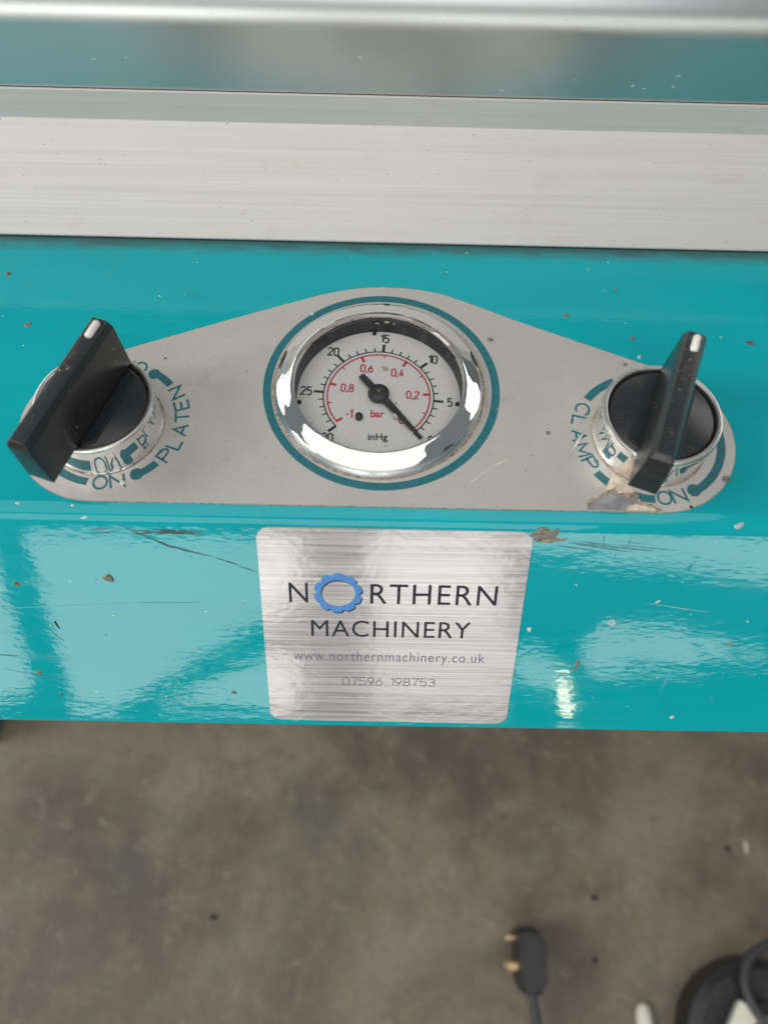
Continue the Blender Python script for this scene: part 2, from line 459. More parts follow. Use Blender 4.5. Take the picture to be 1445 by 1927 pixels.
def mat_floor():
    n = N('stained_concrete')
    a = n.noise(5.5, 6, .62, dist=.4); b = n.noise(23, 5, .65); d = n.noise(130, 4, .7); e = n.noise(11, 5, .6, loc=(3, 7, 1), dist=.6); g = n.noise(8, 4, .6, loc=(9, 2, 5))
    c = n.mix(n.ramp(a, .35, .68), (.082, .067, .045), (.198, .164, .113))
    c = n.mix(n.ramp(b, .45, .72, 0, .45), c, (.24, .205, .15))
    c = n.mix(n.ramp(e, .55, .72, 0, .70), c, (.115, .075, .038))
    c = n.mix(n.ramp(g, .55, .72, 0, .60), c, (.070, .074, .060))
    c = n.mix(n.ramp(d, .40, .75, 0, .40), c, (.085, .075, .058))
    c = n.mix(n.ramp(n.noise(48, 5, .7, loc=(1, 4, 2), dist=.5), .56, .72, 0, .5), c, (.27, .235, .175))
    n.set(color=c, rough=n.ramp(b, .3, .7, .45, .7)); n.bump([(d, 6e-4), (b, 1.5e-3)])
    return n.m

M_teal = mat_teal(); M_film = mat_film(); M_chrome = mat_chrome('bezel_chrome', .02, .35, (.74, .73, .712), 1.1e-4, 0); M_collar = mat_chrome('collar_chrome', .03, .18, (.86, .85, .83))
M_satin = mat_chrome('worn_satin_rim', .30, .9, (.70, .68, .64)); M_skirt = mat_chrome('satin_skirt', .22, .4, (.74, .75, .76))
M_black = mat_black('black_plastic', 1.3); M_blackd = mat_black('black_plastic_disc', .6); M_wall = plain('black_gauge_case', (.030, .034, .037), .45, 0, .25, 1500)
M_bar = mat_alu('extruded_aluminium', (.605, .580, .548), .48, .26, .8, 1.6)
M_rail = mat_alu('polished_aluminium', (.57, .60, .585), .30, .97, .0, .6)
M_label = mat_brushed(); M_dial = mat_dial(); M_glass = mat_glass(); M_floor = mat_floor()
M_ink = plain('teal_ink', (.012, .125, .150), .45, 0, .15)
M_navy = plain('dark_print', (.018, .015, .030), .5, spec=.25); M_violet = plain('violet_grey_print', (.14, .115, .17), .45)
M_gear = plain('blue_print', (.045, .215, .52), .42, 0, .12, 1400); M_white = plain('white_paint_mark', (.74, .71, .64), .5, 0, .1, 1500, 2e-5)
M_dblack = plain('dial_black', (.035, .035, .037), .5); M_dred = plain('dial_red', (.72, .065, .085), .5)
M_needle = plain('needle_black', (.040, .041, .043), .42); M_brass = plain('brass', (.80, .52, .26), .28, 1.0)
M_chip = plain('grey_splash', (.17, .165, .14), .55, 0, .5, 1800, 6e-5); M_brown = plain('brown_speck', (.14, .085, .045), .6, 0, .4, 1500)
M_pale = plain('pale_splash', (.62, .58, .50), .5, 0, .2, 1500, 4e-5); M_scr = plain('scratch_grey', (.045, .085, .088), .6, 0, .4, 900)
M_clear = plain('clear_droplet', (.30, .42, .42), .15, 0, .2, 800)
M_tan = plain('torn_adhesive', (.60, .51, .39), .6, 0, .2, 700, 1e-4); M_under = plain('bare_film_backing', (.36, .36, .365), .4, .5, .2, 500)
M_torn = plain('torn_film_edge', (.30, .23, .16), .7, 0, .5, 1200)
M_pin = plain('dull_brass', (.60, .43, .24), .4, 1.0); M_plug = plain('black_moulded_plastic', (.018, .018, .019), .42, 0, .3, 200); M_cord = plain('grey_black_flex', (.035, .036, .038), .5)
M_fleck = plain('dull_fleck', (.40, .42, .40), .5, 0, .2, 900); M_haze = plain('rubbed_enamel', (.05, .36, .40), .3, 0, .1, 900); M_stain = plain('dry_stain', (.60, .54, .47), .6, 0, .25, 1500)
M_cream = plain('cream_plastic', (.62, .60, .50), .45, 0, .08, 80); M_flake = plain('pale_flake', (.50, .42, .37), .6); M_dark = plain('dark_debris', (.02, .02, .02), .7)

# ------------------------------------------------------------------ floor
fl = bmesh.new(); bmesh.ops.create_grid(fl, x_segments=1, y_segments=1, size=6.0)
floor = from_bm('floor', fl, M_floor); floor.location = (0, 0, FL); floor['kind'] = 'structure'

# ------------------------------------------------------------------ control beam
YF, FA = -32.0, rad(57.3)
cF, sF = math.cos(FA), math.sin(FA)
def face(u, v, h=0.0): return Vector((u, YF-v*cF-h*sF, -v*sF+h*cF))
beam = thing('control_beam', 'glossy teal painted steel control beam of the machine, crossing the whole photo', 'machine')
fe = face(0, 59.6)
prof = fillet([(120, 0), (YF, 0), (fe.y, fe.z), (fe.y+13, fe.z-1.5), (fe.y+13, -62), (120, -62)], [0, 5.5, .9, 1.0, 0, 0], 10)
shell = from_bm('shell', extrude_x(prof, -470, 470, 1), M_teal, beam, smooth=40)
cut_hole(shell, -.75, -.2, 20.0); wn(shell)
# one leg of the frame, its corner just inside the left of the photo
leg = bmesh.new(); bmesh.ops.create_cube(leg, size=1)
bmesh.ops.scale(leg, vec=(.06, .06, .612), verts=leg.verts); bmesh.ops.translate(leg, vec=(-.4145, .066, -.374), verts=leg.verts)
bmesh.ops.bevel(leg, geom=[e for e in leg.edges if abs((e.verts[0].co-e.verts[1].co).z) > .1], offset=.005, segments=3, affect='EDGES')
from_bm('leg', leg, M_teal, beam, smooth=40)

def panel_m(x, y, z=0.0, rot=0.0): return Matrix.Translation((x, y, z)) @ Matrix.Rotation(rot, 4, 'Z')
FROT = Matrix(((1, 0, 0), (0, cF, -sF), (0, sF, cF))).to_4x4()
def face_m(u, v, h=0.0, rot=0.0): return Matrix.Translation(face(u, v, h)) @ FROT @ Matrix.Rotation(rot, 4, 'Z')
def fold_m(u, v, h=0.0, rot=0.0):                 # on the rounded fold between top and front
    s = (v+2.9)/5.9; s = max(0, min(1, s)); a = FA*s
    cy, cz = YF+5.5*math.tan(FA/2), -5.5
    return Matrix.Translation((u, cy-(5.5+h)*math.sin(a), cz+(5.5+h)*math.cos(a))) @ Matrix.Rotation(a, 4, 'X') @ Matrix.Rotation(rot, 4, 'Z')
def mark(name, M, rx, ry, h, mat, parent, seed, **k):
    v, f = blob_mesh(rx, ry, h, seed, **k); return merge(name, [(v, f, M)], mat, parent)
# splashes and chips that show one by one
mark('splash', panel_m(-81, 15.3), .75, .75, .35, M_chip, beam, 1, hollow=.9)
mark('splash', panel_m(-89, 30.4), .6, .6, .4, M_chip, beam, 2)
mark('splash', panel_m(42.6, 21.4), .65, .6, .4, M_chip, beam, 3, hollow=.6)
mark('splash', panel_m(57.3, 15.0), .55, .5, .35, M_chip, beam, 4, hollow=.8)
mark('paint_chip', panel_m(84.2, 14.5, .01, -.1), 1.15, .55, .03, M_brown, beam, 5, n=9, rough=.6, dome=False)
mark('droplet', panel_m(58.1, 9.7), .5, .5, .3, M_clear, beam, 6)
mark('splash', panel_m(55.2, 29.5), .45, .3, .25, M_chip, beam, 7)
mark('droplet', fold_m(73.1, .5, 0, .4), 1.0, .75, .45, M_clear, beam, 8)
mark('scuff', face_m(33.6, 3.4, .01, .35), 2.7, 1.6, .22, M_chip, beam, 9, rough=.35, n=26)
mark('scuff', face_m(35.0, 4.6, .005, .2), 2.6, .8, .05, M_torn, beam, 10, rough=.7, n=26)
mark('splash', face_m(-57.1, 16.3), 1.1, 1.05, .4, M_chip, beam, 11, hollow=.9, rough=.3)
mark('paint_chip', face_m(-76.8, 18.2, .01), .65, .6, .06, M_brown, beam, 12)
mark('paint_chip', face_m(-70.5, 29.1, .01, 1.9), 1.0, .35, .08, M_dark, beam, 13, rough=.4)
mark('splash', face_m(-77.2, 43.2, .01), .5, .8, .1, M_chip, beam, 14, rough=.5)
mark('paint_chip', face_m(-73.4, 50.0, .01), .5, .45, .08, M_brown, beam, 15)
mark('splash', face_m(-33.2, 48.4), .6, .6, .2, M_chip, beam, 16, rough=.5)
mark('droplet', face_m(51.3, 25.9), 1.0, .95, .28, M_clear, beam, 17, hollow=.9, rough=.08)
mark('scuff', face_m(45.4, 38.4, .01, 1.35), 1.9, .42, .06, M_chip, beam, 18, rough=.3)
mark('splash', face_m(33.4, 28.2), .55, .5, .1, M_pale, beam, 19, rough=.7)
mark('splash', face_m(60.2, 20.0, 0, .5), .6, .22, .1, M_pale, beam, 20, rough=.7)
mark('paint_chip', face_m(70.5, 54.1, .01), .5, .45, .1, M_pale, beam, 21)
mark('scuff', face_m(65.0, 10.5, .005, .8), 1.3, .45, .03, M_haze, beam, 22, rough=.8, dome=False)
mark('splash', fold_m(-59.6, 1.4, 0, .2), .7, .28, .2, M_pale, beam, 23)
mark('splash', fold_m(-62, -1.2, 0, .1), .4, .2, .2, M_pale, beam, 24)
mark('splash', fold_m(-73, -1.5, 0, .1), .45, .3, .2, M_pale, beam, 25, rough=.6)
mark('splash', face_m(78.5, 31.5, .01), .8, .3, .04, M_torn, beam, 26, rough=.6)
# scratches lying on the front
def fscratch(pts, wd, mat, z=.012):
    F = Flat(0); F.strip(pts, 1.0)
    n = len(pts); out = []; P = [Vector(p) for p in pts]
    for i, p in enumerate(P):
        d = (P[min(i+1, n-1)]-P[max(i-1, 0)]).normalized(); q = Vector((-d.y, d.x)); k = wd*(.15+.85*math.sin(PI*(i+.3)/(n-.4)))*rnd.uniform(.6, 1.3)/2
        out.append((face(*(p+q*k), z), face(*(p-q*k), z)))
    v = [c for ab in out for c in ab]; f = [(2*i, 2*i+1, 2*i+3, 2*i+2) for i in range(n-1)]
    from_py('scratch', [tuple(c) for c in v], f, mat, beam)
def seg(a, b, n=12, j=.08): return [(a[0]+(b[0]-a[0])*i/n, a[1]+(b[1]-a[1])*i/n+rnd.uniform(-j, j)) for i in range(n+1)]
fscratch(seg((-53, 3.0), (-43.2, 8.0))+seg((-42.6, 8.1), (-34.6, 10.4))[:], .55, M_scr)
fscratch(seg((-34.4, 10.5), (-29.0, 12.4)), .32, M_scr); fscratch(seg((-30, 12.4), (-24.9, 14.3)), .22, M_scr)
for i in range(9):
    x = rnd.uniform(-62, -42); fscratch(seg((x, 4.3+rnd.uniform(-.6, 1.1)), (x+rnd.uniform(4, 12), 4.3+rnd.uniform(-.4, .8)), 8, .15), rnd.uniform(.15, .5), M_scr, .006+i*.002)
for i in range(11):
    x = rnd.uniform(36, 52); fscratch(seg((x, 4.6+i*.16), (x+rnd.uniform(6, 13), 5.6+i*.18), 9, .05), rnd.uniform(.06, .20), M_scr, .006+i*.002)
fscratch(seg((45.8, 3.1), (46.1, 6.3), 6, .02), .12, M_scr); fscratch(seg((51.4, 3.1), (51.2, 6.1), 6, .02), .12, M_scr); fscratch(seg((49.2, 6.6), (48.8, 9.4), 6, .05), .12, M_scr)
fscratch(seg((-82, 25), (-52, 22.6), 14, .05), .28, M_haze); fscratch(seg((-52, 22.6), (-38, 22.3), 10, .05), .16, M_scr)
fscratch(seg((-88, 38), (-81, 38.4), 6, .05), .4, M_scr); fscratch(seg((-85, 42.4), (-70, 45.5), 10, .12), .18, M_scr); fscratch(seg((-72, 31), (-69.6, 34), 5), .16, M_scr)
fscratch(seg((26.5, 44.5), (32, 41), 8), .12, M_scr); fscratch(seg((49, 27.5), (60, 24), 8), .09, M_scr); fscratch(seg((58, 20.5), (72, 22.5), 10), .09, M_pale)
fscratch(seg((66, 46), (67.5, 38), 8), .45, M_haze)
# tiny specks nobody could count
items = []
for i in range(260):
    u = rnd.uniform(-95, 95)
    if i % 2:
        M_ = panel_m(u, rnd.uniform(-25, 42), 0, rnd.uniform(0, 6))
    else:
        v_ = rnd.uniform(4, 58)
        if -26 < u < 32: continue
        M_ = face_m(u, v_, 0, rnd.uniform(0, 6))
    s = rnd.choice((.06, .07, .08, .1, .15)); v, f = blob_mesh(s*rnd.uniform(1, 2.4), s, s*.5, i, n=8)
    items.append((v, f, M_))
o = merge('dust_specks', items[::2], M_pale, beam); o['kind'] = 'stuff'
o = merge('dirt_specks', items[1::2], M_chip, beam); o['kind'] = 'stuff'

# ------------------------------------------------------------------ aluminium bar and polished rail
bar = thing('aluminium_bar', 'bright extruded aluminium bar lying along the back edge of the teal panel', 'metal bar')
BY = 42.84
wn(from_bm('extrusion', extrude_x(fillet([(59.5, .25), (BY-.9, .25), (BY+.15, 1.5), (59.4, 19.9), (59.4, 27.1), (59.9, 27.1)], [0, .5, 1.2, .7, .15, 0], 8), -470, 470, 4), M_bar, bar, smooth=40))
def bar_m(x, z, h=0):
    m = (138.96-z)/143.63; t = (z-.25)/(.766+.643*m)          # distance up the sloping face
    return Matrix.Translation((x, BY+.35+.643*t-h*.766, .25+.766*t+h*.643)) @ Matrix.Rotation(rad(50), 4, 'X')
for i, (x, z, rx, ry, h, mt, hol) in enumerate([(28.3, 24.1, .32, .4, .05, M_dark, 0), (16.8, 9.6, .22, .2, .05, M_dark, 0), (13, 28.8, .8, .55, .3, M_pale, .5), (14.1, 19.3, 1.0, .6, .25, M_bar, .8), (9.5, 13, 1.0, .5, .25, M_bar, .8), (11.9, 9.5, 1.0, .6, .25, M_bar, .8), (50.4, 15.5, .5, .8, .3, M_bar, .6), (86.4, 8.9, .8, .8, .25, M_bar, .9), (88.4, 12.6, .7, 1.2, .3, M_pale, .6)]):
    mark('splash' if mt is not M_dark else 'dirt_speck', bar_m(x, z), rx, ry, h, mt, bar, 60+i, hollow=hol)
mark('stain', bar_m(-22.8, 4.2, .004), 1.7, 2.3, .02, M_stain, bar, 80, rough=.6, dome=False)
items = []
for i in range(120):
    s = rnd.choice((.07, .1, .14)); v, f = blob_mesh(s*rnd.uniform(1, 3), s, s*.3, i+500, n=7)
    items.append((v, f, bar_m(rnd.uniform(-92, 92), rnd.uniform(2, 31))))
o = merge('dirt_specks', items, M_torn, bar); o['kind'] = 'stuff'

rail = thing('polished_upstand', 'dark reflective aluminium upstand with a bright rounded top edge behind the aluminium bar', 'metal rail')
wn(from_bm('extrusion', extrude_x(fillet([(95, 12), (60.1, 12), (60.1, 55.0), (95, 55.0)], [0, 0, 14.0, 0], 30), -470, 470, 1), M_rail, rail, smooth=40))
def rail_m(x, z): return Matrix.Translation((x, 60.1, z)) @ Matrix.Rotation(PI/2, 4, 'X')
for i in range(9):
    s = rnd.uniform(.12, .3); mark('dirt_fleck', rail_m(rnd.uniform(-78, 92), rnd.uniform(28.5, 36)), s*rnd.uniform(1.4, 2.8), s, .03, M_fleck, rail, 900+i, rough=.5)

# ------------------------------------------------------------------ control plate
plate = thing('control_plate', 'silver grey printed control plate with teal rings and torn lower right edge', 'control plate')
Lc, Rc, rk = (-58.6, -11.3), (57.2, -11.5), 18.25
outline = []
for a in range(-90, 69, 6): outline.append((Rc[0]+rk*math.cos(rad(a)), Rc[1]+rk*math.sin(rad(a))))
outline = outline[:-1] + arcpts(Rc[0], Rc[1], rk, rk, 60, 66, 2)
outline += [(29.5, 19.9), (18.5, 25.0)] + [(14, 26.8), (9.8, 27.9), (5, 28.5), (0, 28.65), (-4.5, 28.4), (-8.4, 27.7), (-12, 26.8), (-15.2, 25.8)] + [(-34.5, 18.3)]
for a in range(114, 271, 6): outline.append((Lc[0]+rk*math.cos(rad(a)), Lc[1]+rk*math.sin(rad(a))))
# the plate's lower edge follows the start of the fold, so the sheet is bent with it
bm = bmesh.new(); vs = [bm.verts.new((x*MM, y*MM, .12*MM)) for x, y in outline]; fc = bm.faces.new(vs)
ext = bmesh.ops.extrude_face_region(bm, geom=[fc]); 
for e in ext['geom']:
    if isinstance(e, bmesh.types.BMVert): e.co.z = -.02*MM
sheet = from_bm('sheet', bm, M_film, plate)
cut_hole(sheet, -.75, -.2, 20.0)
def ring_print(name, cx, cy, r, wd, a0=0, a1=360):
    F = Flat(.13); F.strip(arcpts(cx, cy, r, r, a0, a1, 120 if a1-a0 > 200 else 50), wd); return F
F = ring_print('', -.1, 0, 25.1, 1.8); F.build('printed_ring', M_ink, plate)
PL = (-57.6, -10.5)
F = Flat(.13)
F.arc(*PL, 14.9, 60, 41, 1.7); F.disc(PL[0]+14.6*math.cos(rad(60)), PL[1]+14.6*math.sin(rad(60)), 1.35)
F.arc(*PL, 14.9, -60, -42, 1.7); F.disc(PL[0]+14.7*math.cos(rad(-60)), PL[1]+14.7*math.sin(rad(-60)), 1.4)
F.arc(*PL, 14.9, -99, -260, 1.7, 60)
F.build('printed_arc', M_ink, plate)
F = Flat(.13); text_arc(F, 'PLATEN', *PL, 16.5, 2.9, -38.5, 37.5, .92, .50); F.build('lettering', M_ink, plate)
F = Flat(.13); text_arc(F, 'ON', *PL, 16.3, 2.9, -95.5, -69, .95, .50); F.build('lettering', M_ink, plate)
F = Flat(.13); text_arc(F, 'OFF', *PL, 16.3, 2.9, 68, 104, .86, .50); F.build('lettering', M_ink, plate)
PR = (57.2, -11.5)
F = Flat(.13)
F.arc(*PR, 15.3, 112, 143, 1.8); F.arc(*PR, 15.3, 217, 232, 1.8); F.arc(*PR, 15.3, 246, 267, 1.8)
F.arc(*PR, 15.3, 300, 398, 1.8, 60); F.disc(PR[0]+15.0*math.cos(rad(300)), PR[1]+15.0*math.sin(rad(300)), 1.45)
F.build('printed_arc', M_ink, plate)
F = Flat(.13); text_arc(F, 'CLAMP', *PR, 16.5, 2.9, 147, 215, .95, .48); F.build('lettering', M_ink, plate)
F = Flat(.13); text_arc(F, 'ON', *PR, 16.4, 2.9, 268.5, 292, .95, .48); F.build('lettering', M_ink, plate)
F = Flat(.015); F.strip(outline, .34, True); F.build('dirty_edge', M_torn, plate)
F = Flat(.125)
for cx, cy, rr in ((-58.5, -11.4, 12.12), (57.2, -11.6, 12.12), (-.75, -.2, 23.1)): F.strip(arcpts(cx, cy, rr, rr, 0, 360, 90), .5)
F.build('dirt_ring', M_torn, plate)
# torn corner below the CLAMP switch
tear = [(42.2, -29.4), (42.5, -28.1), (44.4, -27.3), (45.9, -26.1), (47.7, -24.9), (49.0, -25.8), (51.3, -26.2), (52.7, -25.6), (52.8, -27.1), (54.0, -28.2), (55.8, -28.9), (57.2, -29.6)]
F = Flat(.16); F.poly(tear); F.build('bare_backing', M_under, plate)
F = Flat(.18); F.poly([(49.9, -29.5), (50.6, -28.4), (52.2, -28.0), (53.8, -28.3), (55.6, -28.9), (56.9, -29.5)]); F.build('adhesive_patch', M_tan, plate)
jag = []
for a, b in zip(tear, tear[1:]):
    for k in range(5):
        t = k/5; jag.append((a[0]+(b[0]-a[0])*t+rnd.uniform(-.14, .14), a[1]+(b[1]-a[1])*t+rnd.uniform(-.14, .14)))
jag.append(tear[-1])
bm = bmesh.new(); rows = []
for i, (x, y) in enumerate(jag):
    k = rnd.uniform(.5, 1.2); rows.append([bm.verts.new(Vector(p)*MM) for p in ((x-.05, y-.22*k, .15), (x, y-.05, .42*k), (x+.05, y+.28*k, .5*k), (x+.05, y+.75*k, .14))])
for a, b in zip(rows, rows[1:]):
    for k in range(3): bm.faces.new((a[k], a[k+1], b[k+1], b[k]))
from_bm('torn_edge', bm, M_torn, plate, smooth=60)
fl_poly = [(45.9, -25.9), (46.9, -23.5), (48.1, -21.4), (47.2, -19.3), (48.6, -20.9), (51.0, -22.2), (52.1, -23.4), (52.2, -24.8), (52.7, -25.5), (51.3, -26.1), (49.0, -25.7), (47.7, -24.8)]
bm = bmesh.new(); cen = bm.verts.new(Vector((49.2, -23.6, .75))*MM); ring = []; mid = []
for i, (x, y) in enumerate(fl_poly):
    ring.append(bm.verts.new(Vector((x, y, .17))*MM)); mid.append(bm.verts.new(Vector((x*.5+24.6, y*.5-11.8, .35+rnd.uniform(0, .5)))*MM))
for i in range(len(ring)):
    j = (i+1) % len(ring); bm.faces.new((ring[i], ring[j], mid[j], mid[i])); bm.faces.new((mid[i], mid[j], cen))
from_bm('torn_flap', bm, M_tan, plate, smooth=80)
cr = catmull([(43.8, -10.6, .1), (42.2, -12.3, .13), (40.8, -14.8, .13), (38.5, -18.1, .1)], 8)
bm = tube(cr, [.05+.33*math.sin(PI*i/(len(cr)-1)) for i in range(len(cr))], 8)
from_bm('crease', bm, M_film, plate, smooth=80)
F = Flat(.14); F.strip([(26.5, -18.0), (24, -19.4), (21, -21.6), (18.6, -23.8)], .22); F.build('scratch', M_tan, plate)
for i, (x, y, rx, h, mt, hol) in enumerate([(-16.4, 20.1, .5, .5, M_clear, 0), (24.5, 13.7, .65, .35, M_chip, .7), (35.6, -11.2, .5, .35, M_chip, .5), (54.5, 7.4, .5, .3, M_chip, .6), (-52.7, -25.4, .6, .7, M_white, 0), (71.9, -21.7, .75, .7, M_chip, 0), (-48.5, 6.5, .3, .2, M_ink, 0), (63.5, -28.4, .4, .2, M_dark, 0)]):
    mark('splash', panel_m(x, y, .12), rx, rx*.9, h, mt, plate, 200+i, hollow=hol)
items = []
for i in range(110):
    s = rnd.choice((.06, .09, .13)); v, f = blob_mesh(s*rnd.uniform(1, 2), s, s*.5, i+700, n=7)
    x = rnd.uniform(-45, 45); y = rnd.uniform(-27, 14)
    if math.hypot(x, y) < 24: continue
    items.append((v, f, panel_m(x, y, .12)))
o = merge('dirt_specks', items, M_torn, plate); o['kind'] = 'stuff'

# ------------------------------------------------------------------ vacuum gauge
gauge = thing('vacuum_gauge', 'round chrome rimmed vacuum gauge with white dial between the two black switches', 'gauge', (-.75, -.2, 0.12))
GT = 2.0
from_bm('skirt', lathe([(22.9, -.1), (22.95, .2), (22.8, .6), (22.45, 1.2), (22.25, 1.75), (22.0, 1.85)], 128), M_skirt, gauge, smooth=30)
from_bm('bezel', lathe([(22.1, 1.5), (22.25, 1.65), (22.2, 1.85), (22.0, 1.98), (21.2, 2.30), (20.3, 2.70), (19.4, 3.08), (18.8, 3.30), (18.55, 3.30), (18.42, 3.1), (18.35, GT-.4)], 128), M_chrome, gauge, smooth=35)
ZD = -3.3
from_bm('case', lathe([(18.45, GT+.3), (18.35, GT-.4), (18.25, ZD+.3), (18.25, ZD-.6)], 128), M_wall, gauge, smooth=35)
dial = from_bm('dial', lathe([(0, ZD), (18.35, ZD)], 96), M_dial, gauge)
bm = bmesh.new()
bm = lathe([(0, GT-.25), (18.33, GT-.25)], 96)
from_bm('glass', bm, M_glass, gauge)
K = 1.02; TILT = 4.5
def da(v): return rad(90-TILT-(139.5-(v/30)*273+(-TILT)+0.0)) if 0 else rad(90-(140-(v)*9.05))
# value in inHg -> angle: 0 at lower right, 30 at lower left
F = Flat(ZD+.03)
F.strip([(12.1*K*math.cos(da(30-i*.25)), 12.1*K*math.sin(da(30-i*.25))) for i in range(121)], .30)
for v in range(31):
    a = da(v); r1 = 14.25 if v % 5 == 0 else 13.2; wd = .66 if v % 5 == 0 else .32
    F.strip([(12.05*K*math.cos(a), 12.05*K*math.sin(a)), (r1*K*math.cos(a), r1*K*math.sin(a))], wd)
F.build('scale_marks', M_dblack, dial)
F = Flat(ZD+.03)
for v, r in ((5, 15.7), (10, 15.8), (15, 15.9), (20, 15.8), (25, 15.9), (0, 15.9), (30, 15.4)):
    a = da(v)+{0: .09, 30: .07}.get(v, 0); text_line(F, str(v), r*K*math.cos(a), r*K*math.sin(a), 2.15, .46, .17, .37, rad(-3))
F.build('numerals', M_dblack, dial)
F = Flat(ZD+.03); b2 = 29.53
F.strip([(11.25*K*math.cos(da(b2*i/100)), 11.25*K*math.sin(da(b2*i/100))) for i in range(101)], .38)
for i in range(11):
    a = da(b2*i/10); r1 = 9.75 if i % 2 == 0 else 10.4; wd = .68 if i % 2 == 0 else .32
    F.strip([(11.3*K*math.cos(a), 11.3*K*math.sin(a)), (r1*K*math.cos(a), r1*K*math.sin(a))], wd)
F.build('scale_marks', M_dred, dial)
F = Flat(ZD+.03)
for i, t, r in ((2, '0,2', 7.5), (4, '0,4', 7.6), (6, '0,6', 7.9), (8, '0,8', 7.2), (10, '-1', 7.9), (0, '0', 7.9)):
    a = da(b2*i/10); text_line(F, t, r*K*math.cos(a), r*K*math.sin(a), 2.0, .44, .17, .36, rad(-3))
F.build('numerals', M_dred, dial)
bfont('lettering', 'bar', -1.7, 1.35, -5.75, -3.75, ZD+.03, M_dred, dial, offset=.03)
bfont('lettering', 'inHg', -2.15, 2.15, -11.6, -9.9, ZD+.03, M_dblack, dial, offset=.024, ref='iH')
# pointer, hub, stop pins
na = da(-.05); c_, s_ = math.cos(na), math.sin(na)
def loc(u, v): return (u*c_-v*s_, u*s_+v*c_)
slab('needle', [loc(*p) for p in [(-6.3, -.75), (-6.3, .75), (-1.5, .8), (1.5, .95), (12.6, .42), (12.9, .55), (13.3, .28), (14.9, .28), (14.9, -.28), (13.3, -.3), (12.6, -.40), (1.5, -.95), (-1.5, -.8)]], ZD+.95, ZD+1.3, M_needle, gauge, .08)
hub = from_bm('hub', lathe([(0, ZD+1.9), (1.25, ZD+1.9), (1.5, ZD+1.75), (2.1, ZD+1.62), (2.35, ZD+1.4), (2.35, ZD+.75), (0, ZD+.75)], 48), M_needle, gauge, smooth=30)
from_bm('spindle', lathe([(0, ZD+2.1), (.3, ZD+2.1), (.38, ZD+1.95), (.38, ZD+1.6)], 20), M_brass, hub, smooth=30)
for x, y, mt in ((-4.2, -5.9, M_needle), (4.0, -5.6, M_white)):
    p = from_bm('stop_pin', lathe([(0, 1.3), (.5, 1.28), (.78, 1.1), (.85, .8), (.85, 0)], 24), mt, gauge, smooth=40); p.location = Vector((x, y, ZD))*MM
for a in (94, 187, -6):
    v, f = blob_mesh(.55, .55, .8, int(a)+300, rough=.1); merge('case_lug', [(v, f, Matrix.Translation((17.7*math.cos(rad(a)), 17.7*math.sin(rad(a)), ZD)))], M_wall, gauge)
mark('splash', panel_m(1.4, 7.6, ZD+.05+0), .75, .75, .1, M_tan, gauge, 310, rough=.3, hollow=.9)
for i, (x, y, s) in enumerate([(-.6, 16.9, .38), (1.6, 16.8, .55), (3.2, 16.7, .3), (4.6, 16.6, .26), (-4, 16.5, .2)]):
    mark('splash', Matrix.Translation((x, 17.95, GT-2.0+i % 2*.5)) @ Matrix.Rotation(PI/2, 4, 'X'), s, s*.8, .12, M_white, gauge, 320+i, rough=.6)
# chips of black in the bezel's plating
for a0, a1 in ((158, 172), (12, 24), (-52, -44), (84, 88)):
    F = Flat(0); bm = bmesh.new(); rows = []
    for i in range(13):
        a = rad(a0+(a1-a0)*i/12); k = .25+.75*math.sin(PI*i/12)
        rows.append([bm.verts.new(Vector((r*math.cos(a), r*math.sin(a), z))*MM) for r, z in ((22.24, 1.98), (22.24-.5*k, 1.98+.26*k))])
    for a, b in zip(rows, rows[1:]): bm.faces.new((a[0], a[1], b[1], b[0]))
    from_bm('plating_chip', bm, M_wall, gauge)

